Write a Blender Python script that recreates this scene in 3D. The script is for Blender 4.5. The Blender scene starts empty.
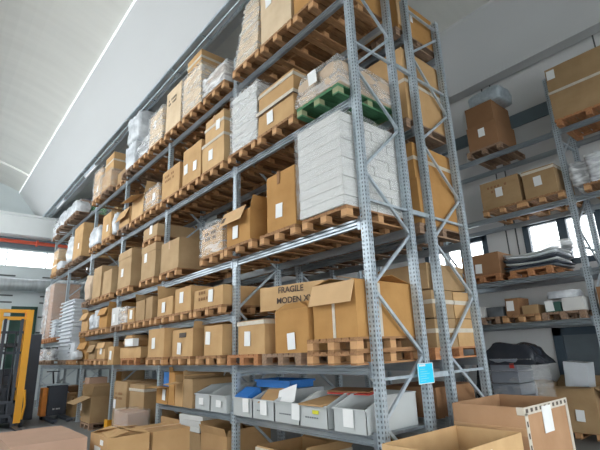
import bpy, bmesh, math, random
from mathutils import Vector, Matrix, noise
PI = math.pi
scn = bpy.context.scene
col = scn.collection
rnd = random.Random(7)

# ------------------------------------------------------------------ helpers
def link(o, parent=None):
    col.objects.link(o)
    if parent is not None:
        o.parent = parent
    return o

class MB:
    """collects shapes and links them as ONE mesh object"""
    def __init__(s):
        s.v = []; s.f = []; s.sm = []
    def add(s, vs, fs, M=None, smooth=False):
        b = len(s.v)
        for p in vs:
            p = Vector(p)
            s.v.append(M @ p if M is not None else p)
        for f in fs:
            s.f.append([b + i for i in f]); s.sm.append(smooth)
    def box(s, x0, x1, y0, y1, z0, z1, M=None):
        vs = [(x, y, z) for z in (z0, z1) for y in (y0, y1) for x in (x0, x1)]
        s.add(vs, [(0, 2, 3, 1), (4, 5, 7, 6), (0, 1, 5, 4), (2, 6, 7, 3), (0, 4, 6, 2), (1, 3, 7, 5)], M)
    def bar(s, a, b, w, t, up=(0, 0, 1)):
        a = Vector(a); b = Vector(b); d = b - a
        L = d.length; d.normalize()
        u = Vector(up)
        if abs(d.dot(u)) > .98: u = Vector((1, 0, 0))
        x = d.cross(u).normalized(); y = x.cross(d)
        M = Matrix((x, y, d)).transposed().to_4x4(); M.translation = a
        s.box(-w / 2, w / 2, -t / 2, t / 2, 0, L, M)
    def tube(s, a, b, r, n=10, cap=True, r2=None):
        a = Vector(a); b = Vector(b); d = (b - a).normalized()
        u = Vector((0, 0, 1)) if abs(d.z) < .95 else Vector((1, 0, 0))
        x = d.cross(u).normalized(); y = x.cross(d)
        r2 = r if r2 is None else r2
        vs = []
        for p, q in ((a, r), (b, r2)):
            for i in range(n):
                t = 2 * PI * i / n
                vs.append(p + x * math.cos(t) * q + y * math.sin(t) * q)
        s.add(vs, [(i, (i + 1) % n, n + (i + 1) % n, n + i) for i in range(n)], None, True)
        if cap:
            s.add(vs, [tuple(range(n))[::-1], tuple(range(n, 2 * n))])
    def path(s, pts, r, n=8):
        for i in range(len(pts) - 1): s.tube(pts[i], pts[i + 1], r, n)
    def prism(s, poly, y0, y1, axis='y', M=None):
        n = len(poly)
        if axis == 'y': vs = [(p[0], y0, p[1]) for p in poly] + [(p[0], y1, p[1]) for p in poly]
        elif axis == 'x': vs = [(y0, p[0], p[1]) for p in poly] + [(y1, p[0], p[1]) for p in poly]
        else: vs = [(p[0], p[1], y0) for p in poly] + [(p[0], p[1], y1) for p in poly]
        s.add(vs, [tuple(range(n)), tuple(range(n, 2 * n))[::-1]] + [(i, n + i, n + (i + 1) % n, (i + 1) % n) for i in range(n)], M)
    def mesh(s, name, m):
        me = bpy.data.meshes.new(name)
        me.from_pydata([tuple(v) for v in s.v], [], s.f)
        me.polygons.foreach_set('use_smooth', s.sm)
        bm = bmesh.new(); bm.from_mesh(me)
        bmesh.ops.recalc_face_normals(bm, faces=bm.faces)
        bm.to_mesh(me); bm.free()
        me.materials.append(m)
        return me
    def build(s, name, m, parent=None, bevel=0):
        o = bpy.data.objects.new(name, s.mesh(name, m))
        if bevel:
            b = o.modifiers.new('bevel', 'BEVEL'); b.width = bevel; b.segments = 2; b.limit_method = 'ANGLE'
        return link(o, parent)

def empty(name, loc=(0, 0, 0), rz=0):
    o = bpy.data.objects.new(name, None); o.empty_display_size = .1
    o.location = loc; o.rotation_euler = (0, 0, rz)
    return link(o)
def tag(o, label=None, cat=None, group=None, kind=None):
    if label: o['label'] = label
    if cat: o['category'] = cat
    if group: o['group'] = group
    if kind: o['kind'] = kind
    return o
def thing(name, label, cat, loc=(0, 0, 0), rz=0, group=None):
    return tag(empty(name, loc, rz), label, cat, group)
def struct(name, mb, m, parent=None):
    o = mb.build(name, m, parent)
    if parent is None: o['kind'] = 'structure'
    return o
def copy_tree(o, parent=None):
    c = o.copy(); col.objects.link(c); c.parent = parent
    for ch in list(o.children): copy_tree(ch, c)
    return c

# ------------------------------------------------------------------ materials
def mat(name, c, rough=.7, metal=0, var=.12, scale=6, bump=0, c2=None, stretch=None, spec=.5, bscale=30):
    m = bpy.data.materials.new(name); m.use_nodes = True
    nt = m.node_tree; N = nt.nodes; L = nt.links; b = N['Principled BSDF']
    b.inputs['Roughness'].default_value = rough; b.inputs['Metallic'].default_value = metal
    b.inputs['Specular IOR Level'].default_value = spec
    tc = N.new('ShaderNodeTexCoord'); mp = N.new('ShaderNodeMapping')
    if stretch: mp.inputs['Scale'].default_value = stretch
    L.new(tc.outputs['Object'], mp.inputs['Vector'])
    n = N.new('ShaderNodeTexNoise'); n.inputs['Scale'].default_value = scale; n.inputs['Detail'].default_value = 5
    L.new(mp.outputs[0], n.inputs['Vector'])
    r = N.new('ShaderNodeValToRGB'); r.color_ramp.elements[0].position = .3; r.color_ramp.elements[1].position = .7
    c2 = c2 or tuple(x * (1 - var) for x in c)
    r.color_ramp.elements[0].color = (*c2, 1); r.color_ramp.elements[1].color = (*[min(1, x * (1 + var)) if c2 is None else x for x in c], 1)
    L.new(n.outputs[0], r.inputs[0]); L.new(r.outputs[0], b.inputs['Base Color'])
    if bump:
        n2 = N.new('ShaderNodeTexNoise'); n2.inputs['Scale'].default_value = bscale
        L.new(mp.outputs[0], n2.inputs['Vector'])
        bp = N.new('ShaderNodeBump'); bp.inputs['Strength'].default_value = bump; bp.inputs['Distance'].default_value = .02
        L.new(n2.outputs[0], bp.inputs['Height']); L.new(bp.outputs[0], b.inputs['Normal'])
    return m
def film_mat(name, c, alpha, rough=.25, scale=2.6):
    m = bpy.data.materials.new(name); m.use_nodes = True
    nt = m.node_tree; N = nt.nodes; L = nt.links; b = N['Principled BSDF']
    b.inputs['Base Color'].default_value = (*c, 1); b.inputs['Roughness'].default_value = rough
    tc = N.new('ShaderNodeTexCoord'); mp = N.new('ShaderNodeMapping'); mp.inputs['Scale'].default_value = (1, 1, 3.5)
    mp.inputs['Rotation'].default_value = (.3, .5, .2)
    L.new(tc.outputs['Object'], mp.inputs['Vector'])
    n = N.new('ShaderNodeTexNoise'); n.inputs['Scale'].default_value = scale; n.inputs['Detail'].default_value = 6; n.inputs['Distortion'].default_value = 1.2
    L.new(mp.outputs[0], n.inputs['Vector'])
    mr = N.new('ShaderNodeMapRange'); mr.inputs[1].default_value = .4; mr.inputs[2].default_value = .65
    mr.inputs[3].default_value = alpha * .55; mr.inputs[4].default_value = min(1, alpha * 1.5)
    L.new(n.outputs[0], mr.inputs[0]); L.new(mr.outputs[0], b.inputs['Alpha'])
    bp = N.new('ShaderNodeBump'); bp.inputs['Strength'].default_value = .2; bp.inputs['Distance'].default_value = .03
    L.new(n.outputs[0], bp.inputs['Height']); L.new(bp.outputs[0], b.inputs['Normal'])
    return m
M = {}
CB = [(.60, .365, .175), (.53, .315, .150), (.66, .42, .215), (.51, .34, .19), (.43, .275, .145), (.53, .275, .095), (.74, .56, .385), (.50, .285, .16)]  # the palest puts the stronger top-shelf light into the card colour
CB = [(a * .93, b * .98, c * .98) for a, b, c in CB]
for i, c in enumerate(CB): M['card%d' % i] = mat('cardboard_%d' % i, c, .85, 0, .1, 3, .35, spec=.3, c2=tuple(x * k for x, k in zip(c, (.84, .80, .76))), bscale=7)
M['card_in'] = mat('cardboard_inside', (.62, .41, .22), .9, 0, .08, 4, spec=.2)
M['card_pink'] = mat('cardboard_greyish', (.50, .33, .24), .88, 0, .08, 3, .1, spec=.25)
M['card_dark'] = mat('cardboard_dark', (.30, .16, .08), .88, 0, .1, 3, .1, spec=.25)
M['tape'] = mat('tan_tape', (.52, .32, .17), .35, 0, .1, 9)
M['tapew'] = mat('clear_tape', (.66, .60, .50), .3, 0, .2, 9)
M['paper'] = mat('white_paper', (.82, .83, .82), .7, 0, .05, 8)
M['ink'] = mat('dark_print', (.10, .075, .06), .8)
M['woode'] = mat('pallet_end_grain', (.60, .34, .16), .85, 0, .15, 9, .2)
M['woodge'] = mat('pale_green_block', (.30, .32, .18), .85, 0, .15, 9, .2)
M['wood'] = mat('pallet_wood', (.42, .225, .10), .85, 0, .2, 5, .2, c2=(.22, .11, .05), stretch=(6, 1, 6))
M['woodd'] = mat('old_pallet_wood', (.34, .22, .14), .9, 0, .2, 5, .2, c2=(.20, .13, .09), stretch=(6, 1, 6))
M['woodr'] = mat('reddish_pallet_wood', (.50, .235, .10), .85, 0, .2, 5, .2, c2=(.33, .14, .06), stretch=(6, 1, 6))
M['woodg'] = mat('green_painted_wood', (.07, .22, .10), .8, 0, .2, 5, .1, c2=(.04, .13, .06), stretch=(6, 1, 6))
M['steel'] = mat('galvanised_steel', (.52, .59, .64), .42, .4, .15, 14, .05, c2=(.38, .45, .50))
M['beam'] = mat('beam_steel', (.42, .48, .52), .36, .7, .15, 4, .05, c2=(.26, .30, .34), stretch=(.4, 3, 3))
M['steeld'] = mat('dark_steel', (.16, .18, .20), .5, .3, .2, 5)
M['binp'] = mat('grey_bin_plastic', (.50, .53, .53), .5, 0, .05, 3)
M['film'] = film_mat('stretch_film', (.80, .82, .83), .30)
M['filmw'] = film_mat('cloudy_film', (.80, .82, .84), .60)
M['filmt'] = film_mat('thin_film', (.80, .82, .82), .2)
M['white'] = mat('white_plastic', (.66, .70, .74), .5, 0, .06, 6, .1)
M['whitec'] = mat('white_carton', (.62, .62, .60), .8, 0, .06, 4, .05)
M['whitebag'] = mat('white_plastic_bag', (.74, .77, .80), .35, 0, .12, 4, .7, bscale=8, c2=(.36, .39, .42))
M['case'] = mat('grey_case', (.20, .22, .26), .5)
M['endbeam'] = mat('lit_white_end_beam', (.80, .83, .83), .8, 0, .04, 2)  # white beam, colour raised to carry the light falling on it
M['blue'] = mat('blue_plastic', (.03, .17, .50), .45, 0, .08)
M['cyan'] = mat('cyan_sign', (.02, .60, .88), .5, 0, .03)
M['red'] = mat('red_card', (.50, .05, .04), .6)
M['green'] = mat('green_plastic', (.10, .38, .16), .5)
M['yellow'] = mat('yellow_plastic', (.70, .68, .05), .45)
M['amber'] = mat('yellow_orange_paint', (.85, .40, .02), .45, 0, .08, 4)
M['orange'] = mat('orange_paint', (.75, .25, .03), .5)
M['black'] = mat('black_plastic', (.025, .03, .04), .4)
M['charcoal'] = mat('charcoal_paint', (.045, .055, .075), .5)
M['blackbag'] = mat('black_film', (.03, .035, .045), .25, 0, .2, 5, .6, bscale=6)
M['sack'] = mat('beige_sack', (.58, .45, .33), .8, 0, .15, 5, .3)
M['conc'] = mat('grey_concrete_wing', (.54, .555, .56), .85, 0, .04, 1.2, .03, stretch=(.3, 1, 1))
M['shell'] = mat('grey_roof_shell', (.66, .665, .63), .85, 0, .08, 1.1, .03, stretch=(3, .25, 1))
M['wall'] = mat('grey_wall_panel', (.62, .63, .63), .85, 0, .05, 1.5, .03)
M['wallg'] = mat('metal_wall_sheet', (.60, .66, .67), .6, 0, .05, 1)
M['joint'] = mat('dark_joint', (.10, .11, .11), .8)
M['tealband'] = mat('blue_grey_band', (.14, .19, .22), .6, 0, .1)
M['floor'] = mat('concrete_floor', (.17, .18, .18), .55, 0, .12, .8, .03)
M['frame'] = mat('dark_window_frame', (.05, .075, .10), .5)
M['door'] = mat('dark_door_panel', (.12, .15, .17), .35)
M['greend'] = mat('dark_green_door', (.03, .09, .07), .5)
M['redpipe'] = mat('red_pipe_paint', (.62, .10, .05), .5)
M['duct'] = mat('silver_duct', (.60, .65, .67), .35, .5, .25, 2, .1, stretch=(1, 4, 1))
M['lamp'] = mat('lamp_tube', (.6, .6, .6), .4)
lb = M['lamp'].node_tree.nodes['Principled BSDF']; lb.inputs['Emission Color'].default_value = (1, 1, 1, 1); lb.inputs['Emission Strength'].default_value = .45
g = bpy.data.materials.new('window_glass'); g.use_nodes = True
b = g.node_tree.nodes['Principled BSDF']; b.inputs['Base Color'].default_value = (.9, .95, 1, 1); b.inputs['Roughness'].default_value = .02; b.inputs['Alpha'].default_value = .12
M['glass'] = g
# frosted bright skylight sheet in the roof joints
M['sky'] = mat('skylight_sheet', (.85, .87, .88), .4)
sb = M['sky'].node_tree.nodes['Principled BSDF']; sb.inputs['Emission Color'].default_value = (.95, 1, 1, 1); sb.inputs['Emission Strength'].default_value = .4

# ------------------------------------------------------------------ camera
cam = bpy.data.cameras.new('camera'); co = link(bpy.data.objects.new('camera', cam))
yaw, pitch, roll = 0.8629729, 0.2782097, -0.0379870
F = Vector((-math.sin(yaw) * math.cos(pitch), math.cos(yaw) * math.cos(pitch), math.sin(pitch)))
R0 = Vector((math.cos(yaw), math.sin(yaw), 0)); U0 = R0.cross(F)
R = R0 * math.cos(roll) + U0 * math.sin(roll); U = U0 * math.cos(roll) - R0 * math.sin(roll)
mw = Matrix((R, U, -F)).transposed().to_4x4(); mw.translation = (3.1973, -3.7025, 1.72)
co.matrix_world = mw
cam.sensor_fit = 'HORIZONTAL'; cam.sensor_width = 36; cam.lens = 36 * 437.31 / 600; cam.clip_end = 200
scn.camera = co

# ------------------------------------------------------------------ room
XE, XR, YW, YF, H = -20.5, 9.0, 6.9, -7.4, 8.25
f = MB(); f.box(-40, 14, -16, 12, -.2, 0); struct('floor', f, M['floor'])
# wall on the right, with window and door openings
def wall_y(y, th, x0, x1, z1, holes, m, name):
    mb = MB(); xs = sorted(set([x0, x1] + [h[0] for h in holes] + [h[1] for h in holes]))
    for a, b_ in zip(xs[:-1], xs[1:]):
        zz = [0]
        for h in sorted(holes, key=lambda q: q[2]):
            if h[0] <= a + 1e-6 and h[1] >= b_ - 1e-6:
                if h[2] > zz[-1]: mb.box(a, b_, y, y + th, zz[-1], h[2])
                zz.append(h[3])
        mb.box(a, b_, y, y + th, zz[-1], z1)
    return struct(name, mb, m)
wins = [(-1.0, .55, 3.33, 4.40), (-3.75, -1.98, 3.33, 4.32), (3.0, 4.6, 3.33, 4.4)]
wall_y(YW, .25, XE, XR, 10.8, wins + [(-.80, 1.6, 0, 1.98)], M['wall'], 'wall_right')
for i, w in enumerate(wins):
    fr = MB(); t = .09; y0 = YW - .03; y1 = YW + .1
    mid = (w[0] * .48 + w[1] * .52) if i == 0 else (w[0] * .35 + w[1] * .65)
    fr.box(w[0] - .04, w[0] + t, y0, y1, w[2] - .04, w[3] + .04); fr.box(w[1] - t, w[1] + .04, y0, y1, w[2] - .04, w[3] + .04)
    fr.box(w[0], w[1], y0, y1, w[2] - .04, w[2] + t); fr.box(w[0], w[1], y0, y1, w[3] - t, w[3] + .04)
    fr.box(mid - .09, mid + .09, y0, y1, w[2], w[3])
    o = struct('window_%d' % (i + 1), fr, M['frame'])
    p = MB(); p.box(w[0], w[1], YW + .04, YW + .05, w[2], w[3]); p.build('pane', M['glass'], o)
dr = MB(); dr.box(-.80, -.62, YW - .05, YW + .12, 0, 1.98); dr.box(-.8, 1.6, YW - .05, YW + .12, 1.82, 1.98); dr.box(1.45, 1.6, YW - .05, YW + .12, 0, 1.98)
do = struct('door_1', dr, M['frame'])
p = MB(); p.box(-.62, 1.45, YW + .03, YW + .08, .0, 1.82); p.build('door_panel', M['door'], do)
p = MB(); p.box(-.48, -.44, YW - .03, YW + .03, .95, 1.15); p.build('door_handle', M['steel'], do)
# panel joints and blue-grey band on the right wall
for x in (-1.45, -1.22, -4.5, 1.2):
    t = MB(); t.box(x, x + .03, YW - .01, YW, 4.4 if x > 0 or x < -3 else 2.9, 9.2); tag(t.build('trim_%d' % (round(x * 10) % 90), M['joint']), kind='structure')
t = MB(); t.box(XE, XR, YW - .04, YW, 6.86, 7.2); tag(t.build('trim_1', M['tealband']), kind='structure')
# end wall far left with ribbon window, duct, dark door opening
e = MB(); th = .25
e.box(XE - th, XE, YF, -.72, 0, 5.9); e.box(XE - th, XE, .2, YW, 0, 5.9); e.box(XE - th, XE, -.72, .2, 4.0, 5.9)
e.box(XE - th, XE, YF, YW, 6.72, 10.8)
struct('wall_left', e, M['wallg'])
fr = MB(); fr.box(XE - .05, XE + .04, YF, YW, 5.86, 5.94); fr.box(XE - .05, XE + .04, YF, YW, 6.68, 6.76)
for y in [-6.12 + 1.62 * k for k in range(9)]: fr.box(XE - .05, XE + .02, y, y + .05, 5.9, 6.72)
o = struct('window_4', fr, M['wallg']); p = MB(); p.box(XE - .09, XE - .08, YF, YW, 5.9, 6.72); p.build('pane', M['glass'], o)
d = MB(); d.box(XE - .2, XE - .1, -.72, .2, 0, 4.0); d.box(XE - .02, XE + .06, -.78, .26, 3.94, 4.1); d.box(XE - .02, XE + .06, .12, .26, 0, 4.0); d.box(XE - .02, XE + .06, -.78, -.68, 0, 4.0)
struct('door_2', d, M['greend'])
t = MB()
for z in (4.55, 4.25, 5.45, 3.6, 2.9, 2.2): t.box(XE, XE + .05, YF, -.8, z, z + .06); t.box(XE, XE + .05, .3, YW, z, z + .06)
tag(t.build('trim_2', M['joint']), kind='structure')
t = MB(); t.box(XE, XE + .12, YF, YW, 6.75, 7.25); tag(t.build('trim_3', M['tealband']), kind='structure')
# end beam of the roof
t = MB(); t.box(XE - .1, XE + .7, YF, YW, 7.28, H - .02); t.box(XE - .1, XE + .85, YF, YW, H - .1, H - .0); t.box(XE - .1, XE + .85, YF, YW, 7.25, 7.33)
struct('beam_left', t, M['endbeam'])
# red pipe and silver duct along the end wall
t = MB(); t.tube((XE + .35, YF, 7.02), (XE + .35, YW, 7.02), .085, 12)
for y in (-6, -3, -.2, 2.5): t.box(XE + .2, XE + .5, y, y + .08, 6.9, 7.14)
tag(t.build('red_pipe', M['redpipe']), 'red pipe running along the far wall above the ribbon window', 'pipe')
t = MB(); t.tube((XE + .45, YF, 5.03), (XE + .45, YW, 5.03), .28, 20)
for k in range(13): t.tube((XE + .45, YF + 1.1 * k, 5.03), (XE + .45, YF + 1.1 * k + .05, 5.03), .30, 20)
for k in range(6): t.box(XE, XE + .5, YF + 1 + 2.2 * k, YF + 1.05 + 2.2 * k, 5.26, 5.31)
tag(t.build('air_duct', M['duct']), 'round silver air duct under the ribbon window', 'duct')
# front side of the hall (behind the viewer): added wall, openings shaped to steer light
t = MB(); t.box(XE, XR, YF - .3, YF, 8.1, 10.8); t.box(XE, 1.5, YF - .3, YF, 0, 4.5); t.box(1.5, XR, YF - .3, YF, 3.0, 8.1); t.box(-1.0, 1.5, YF - .3, YF, 4.0, 8.1)
for x in (-20.5, -15.7, -10.8, -5.9): t.box(x, x + .3, YF - .3, YF, 4.0, 8.1)
for x in (1.3, 8.6): t.box(x, x + .4, YF - .3, YF, 0, 3.1)
struct('unseen_wall_front', t, M['wall'])
t = MB(); t.box(XR, XR + .3, YF, -6.5, 0, 10.8); t.box(XR, XR + .3, 4.0, YW, 0, 10.8); t.box(XR, XR + .3, -6.5, 4.0, 4.4, 10.8); struct('unseen_wall_back', t, M['wall'])  # unseen side wall, added to hold light back, its opening sized for brightness
# roof: precast wing beams (Y section) running along the hall, curved shells between them
def wing(yc, x0, x1, right=True):
    mb = MB(); k = .17; th = .10; W = .97; hh = 1.22
    # inverted: flat keel, two wings up and outward
    poly = [(yc - k, H), (yc + k, H), (yc + k + W, H + hh), (yc + k + W, H + hh + th), (yc + k - .02, H + th * 1.6), (yc - k + .02, H + th * 1.6), (yc - k - W, H + hh + th), (yc - k - W, H + hh)]
    # split concave outline into three convex pieces
    mb.prism([poly[0], poly[1], poly[4], poly[5]], x0, x1, 'x')
    mb.prism([poly[1], poly[2], poly[3], poly[4]], x0, x1, 'x')
    mb.prism([poly[7], poly[0], poly[5], poly[6]], x0, x1, 'x')
    return mb
YC = [.02, 6.62, -6.58]
for i, yc in enumerate(YC):
    struct('roof_beam_%d' % (i + 1), wing(yc, XE - .1, XR), M['conc'])
    if i != 1:
        t = MB(); t.box(XE - .1, XR, yc - 1.15, yc - 1.135, H + 1.20, H + 1.29); struct('trim_%d' % (20 + i), t, M['sky'])
def shell(ya, yb, x0, x1, z, rise, n=16):
    mb = MB(); 
    pts = [(ya + (yb - ya) * i / n, z + rise * math.sin(PI * i / n)) for i in range(n + 1)]
    for i in range(n):
        a, b_ = pts[i], pts[i + 1]
        mb.prism([a, b_, (b_[0], b_[1] + .08), (a[0], a[1] + .08)], x0, x1, 'x')
    return mb
gaps = [(YC[2] + 1.12, YC[0] - 1.12), (YC[0] + 1.12, YC[1] - 1.12)]
for i, (a, b_) in enumerate(gaps):
    c_ = MB()
    for (x0, x1) in (((-17.95, XR), (XE - .1, -18.15)) if i == 0 else ((XE - .1, XR),)): 
        q = shell(a, b_, x0, x1, H + 1.28, .55); c_.add(q.v, q.f)
    struct('ceiling' if i == 0 else 'ceiling_%d' % i, c_, M['shell'])
    if i == 0: struct('skylight_%d' % (i + 1), shell(a, b_, -18.2, -17.9, H + 1.38, .55), M['sky'])
# cable tray, conduit and strip lamps under the keel above the rack
t = MB(); t.box(-19.6, XR, -.15, -.10, H - .05, H); t.box(-19.6, XR, .12, .17, H - .05, H)
for x in [-19 + 1.5 * k for k in range(18)]: t.box(x, x + .04, -.15, .17, H - .06, H - .03)
t.tube((-19.6, 0, H - .06), (XR, 0, H - .06), .02, 6)
tag(t.build('cable_tray', M['steel']), 'thin metal cable tray under the roof beam above the rack', 'cable tray')
for i, x in enumerate((-17.0, -12.6)):
    o = thing('strip_lamp', ['far', 'nearer'][i] + ' fluorescent strip lamp hung under the roof beam above the rack', 'lamp', (x, .05, H - .14))
    q = MB(); q.box(-.65, .65, -.035, .035, .014, .08); q.box(-.6, -.57, -.01, .01, .08, .14); q.box(.57, .6, -.01, .01, .08, .14); q.build('housing', M['white'], o)
    q = MB(); q.tube((-.62, 0, 0), (.62, 0, 0), .013, 8); q.build('tube', M['lamp'], o)

# ------------------------------------------------------------------ racks
P = 2.8; YB, YC2, YD = .915, 1.324, 2.258
ZL = {1: 6.351, 2: 4.766, 3: 3.170, 4: 2.311, 5: 1.541, 6: .848, 0: 0.0}   # 4 = low extra level, 5 = above the bins, 6 = bin shelf
def upright_mesh(h, w=.1, d=.085):
    mb = MB(); rows = int(h / .05); vs = []; t = .0
    def plate(o, ax, n, W):
        # plate with two columns of punched trapezoid holes
        cs = [-.5, -.34, -.16, .16, .34, .5]
        grid = []
        for j in range(rows * 2 + 1):
            z = j * .025
            grid.append([Vector(o) + Vector(ax) * (c * W) + Vector((0, 0, z)) for c in cs])
        vs = [v for r in grid for v in r]; fs = []
        for j in range(rows * 2):
            for i in range(5):
                if j % 2 == 1 and i in (1, 3): continue
                a = j * 6 + i; fs.append((a, a + 1, a + 7, a + 6))
        mb.add(vs, fs)
    plate((0, 0, 0), (1, 0, 0), 0, w); plate((0, d, 0), (1, 0, 0), 0, w)
    plate((-w / 2, d / 2, 0), (0, 1, 0), 0, d); plate((w / 2, d / 2, 0), (0, 1, 0), 0, d)
    me = bpy.data.meshes.new('upright'); me.from_pydata([tuple(v) for v in mb.v], [], mb.f); me.materials.append(M['steel']); return me
UPR = upright_mesh(7.0)
core = MB(); core.box(-.035, .035, .02, .065, 0, 6.99); CORE = core.mesh('upright_core', M['steeld'])
def foot_mesh():
    q = MB(); q.box(-.075, .075, -.03, .115, 0, .012); q.box(-.053, .053, -.003, .088, .012, .10); return q.mesh('foot_plate', M['steel'])
FOOT = foot_mesh()
def brace_meshes(d, flip=False):
    A = [.95, 2.37, 3.80, 5.22, 6.66]; B_ = [.2, 1.62, 3.08, 4.55, 6.02]
    out = []
    pa = [(0, .2)] 
    seq = []
    for i in range(5): seq += [(1, B_[i]), (0, A[i])]
    for i in range(len(seq) - 1):
        a, b_ = seq[i], seq[i + 1]
        ya = .05 if (a[0] == 0) != flip else d - .05; yb = .05 if (b_[0] == 0) != flip else d - .05
        q = MB(); q.bar((0, ya, a[1]), (0, yb, b_[1]), .035, .03, (1, 0, 0)); out.append(q.mesh('diagonal_brace', M['steel']))
    for z in (.12, 1.39, 3.40, 5.60, 6.85):
        q = MB(); q.bar((0, .05, z), (0, d - .05, z), .03, .035, (1, 0, 0)); out.append(q.mesh('cross_brace', M['steel']))
    return out
def add_frame(root, x, y0, d, braces, upr=UPR, core=CORE, h=7.0):
    fr = empty('frame', (x, y0, 0)); fr.parent = root
    for y, s in ((0, 1), (d, -1)):
        for me, n in ((upr, 'upright'), (core, 'upright_lining'), (FOOT, 'foot_plate')):
            o = bpy.data.objects.new(n, me); o.location = (0, y, 0); o.scale = (1, s, 1); link(o, fr)
    for me in braces: link(bpy.data.objects.new(me.name.split('.')[0], me), fr)
    return fr
def beam_mesh(L=P - .1, h=.105):
    q = MB()
    # ribbed box profile with two grooves
    q.prism([(.010, -h), (.045, -h), (.045, 0), (.010, 0)], -L / 2, L / 2, 'x')
    for za, zb in ((-.022, 0), (-.068, -.040), (-h, -.086)):
        q.prism([(-.012, za), (.010, za - .006), (.010, zb), (-.012, zb)], -L / 2, L / 2, 'x')
    for s in (-1, 1): q.box(s * L / 2 - .045 if s > 0 else -L / 2, L / 2 if s > 0 else -L / 2 + .045, -.018, -.008, -h - .03, .03)
    return q.mesh('load_beam', M['beam'])
BEAM = beam_mesh()
def add_beam(root, bay, z, y, flip=False):
    o = bpy.data.objects.new('load_beam', BEAM); o.location = (-P * bay - P / 2, y, z)
    if flip: o.rotation_euler = (0, 0, PI)
    return link(o, root)
def levels(b):
    if b == 0: return [1, 2, 3, 5]
    if b in (1, 2, 3): return [1, 2, 3, 4, 5]
    if b == 4: return [1, 2, 5]
    return [1, 2, 4, 5]
NB = 6
front = thing('pallet_rack', 'tall galvanised pallet rack facing the aisle, in front of its twin', 'rack')
back = thing('pallet_rack', 'second galvanised pallet rack standing back to back behind the front one', 'rack')
BR1 = brace_meshes(YB); BR2 = brace_meshes(YD - YC2, True)
for k in range(NB + 1):
    add_frame(front, -P * k, 0, YB, BR1); add_frame(back, -P * k, YC2, YD - YC2, BR2)
for b_ in range(NB):
    for l in levels(b_):
        add_beam(front, b_, ZL[l], .012); add_beam(front, b_, ZL[l], YB - .012, True)
        add_beam(back, b_, ZL[l], YC2 + .012); add_beam(back, b_, ZL[l], YD - .012, True)
for b_ in range(2):
    add_beam(front, b_, ZL[6], .012); add_beam(front, b_, ZL[6], YB - .012, True)
    q = MB()
    for i in range(9): q.box(-P * b_ - P + .06 + i * .2978, -P * b_ - P + .06 + i * .2978 + .293, .055, YB - .055, ZL[6] - .03, ZL[6] - .002)
    q.build('steel_deck', M['beam'], front)
    add_beam(back, b_, ZL[6], YC2 + .012); add_beam(back, b_, ZL[6], YD - .012, True)
for k in range(NB + 1):
    for z in (1.38, 3.4, 5.62):
        q = MB(); q.box(-P * k - .02, -P * k + .02, YB, YC2, z - .03, z + .03); q.build('row_spacer', M['steel'], front)
# yellow guard at the foot of one upright
q = MB(); q.box(-.10, .10, -.06, -.045, 0, .3); q.box(-.10, -.085, -.045, .07, 0, .3); q.box(.085, .10, -.045, .07, 0, .3)
o = q.build('upright_guard', M['yellow']); o.location = (-3 * P, 0, 0); tag(o, 'yellow guard around the foot of a rack upright', 'guard')
o.data.materials[0] = M['amber']

# ------------------------------------------------------------------ pallets
def pallet_meshes(m):
    W, D = .8, 1.2
    dk = MB()
    for i in range(7):
        w = .098; x = -W / 2 + i * (W - w) / 6; dk.box(x, x + w, 0, D, .122, .144)
    for y in (0, D / 2 - .05, D - .1): dk.box(-W / 2, W / 2, y, y + .1, .1, .122)
    rn = MB(); rn.box(-.05, .05, 0, D, 0, .022)
    bl = MB(); bl.box(-.05, .05, -.05, .05, .022, .1)
    return dk.mesh('deck', m), rn.mesh('runner', m), bl.mesh('block', {M['wood']: M['woode'], M['woodg']: M['woodge']}.get(m, m))
PM = {k: pallet_meshes(M[k]) for k in ('wood', 'woodd', 'woodg', 'woodr')}
def pallet(xc, y0, z, label, m='wood', rz=0, full=True, name='wooden_pallet', w=.8):
    r = thing(name, label, 'pallet', (xc, y0, z), rz)
    dk, rn, bl = PM[m]; s = w / .8
    link(bpy.data.objects.new('deck', dk), r).scale = (s, 1, 1)
    for x in (-.35, 0, .35):
        o = link(bpy.data.objects.new('runner', rn), r); o.location = (x * s, 0, 0)
        for y in (.05, .6, 1.15):
            if not full and y > .1: continue
            o = link(bpy.data.objects.new('block', bl), r); o.location = (x * s, y, 0)
    return r
LEVN = {1: 'on the top shelf', 2: 'on the second shelf down', 3: 'on the middle shelf', 4: 'on the low extra shelf', 5: 'on the shelf above the bins', 6: 'on the bin shelf', 0: 'on the floor'}
BAYN = ['nearest bay', 'second bay', 'third bay', 'fourth bay', 'fifth bay', 'farthest bay']

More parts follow.
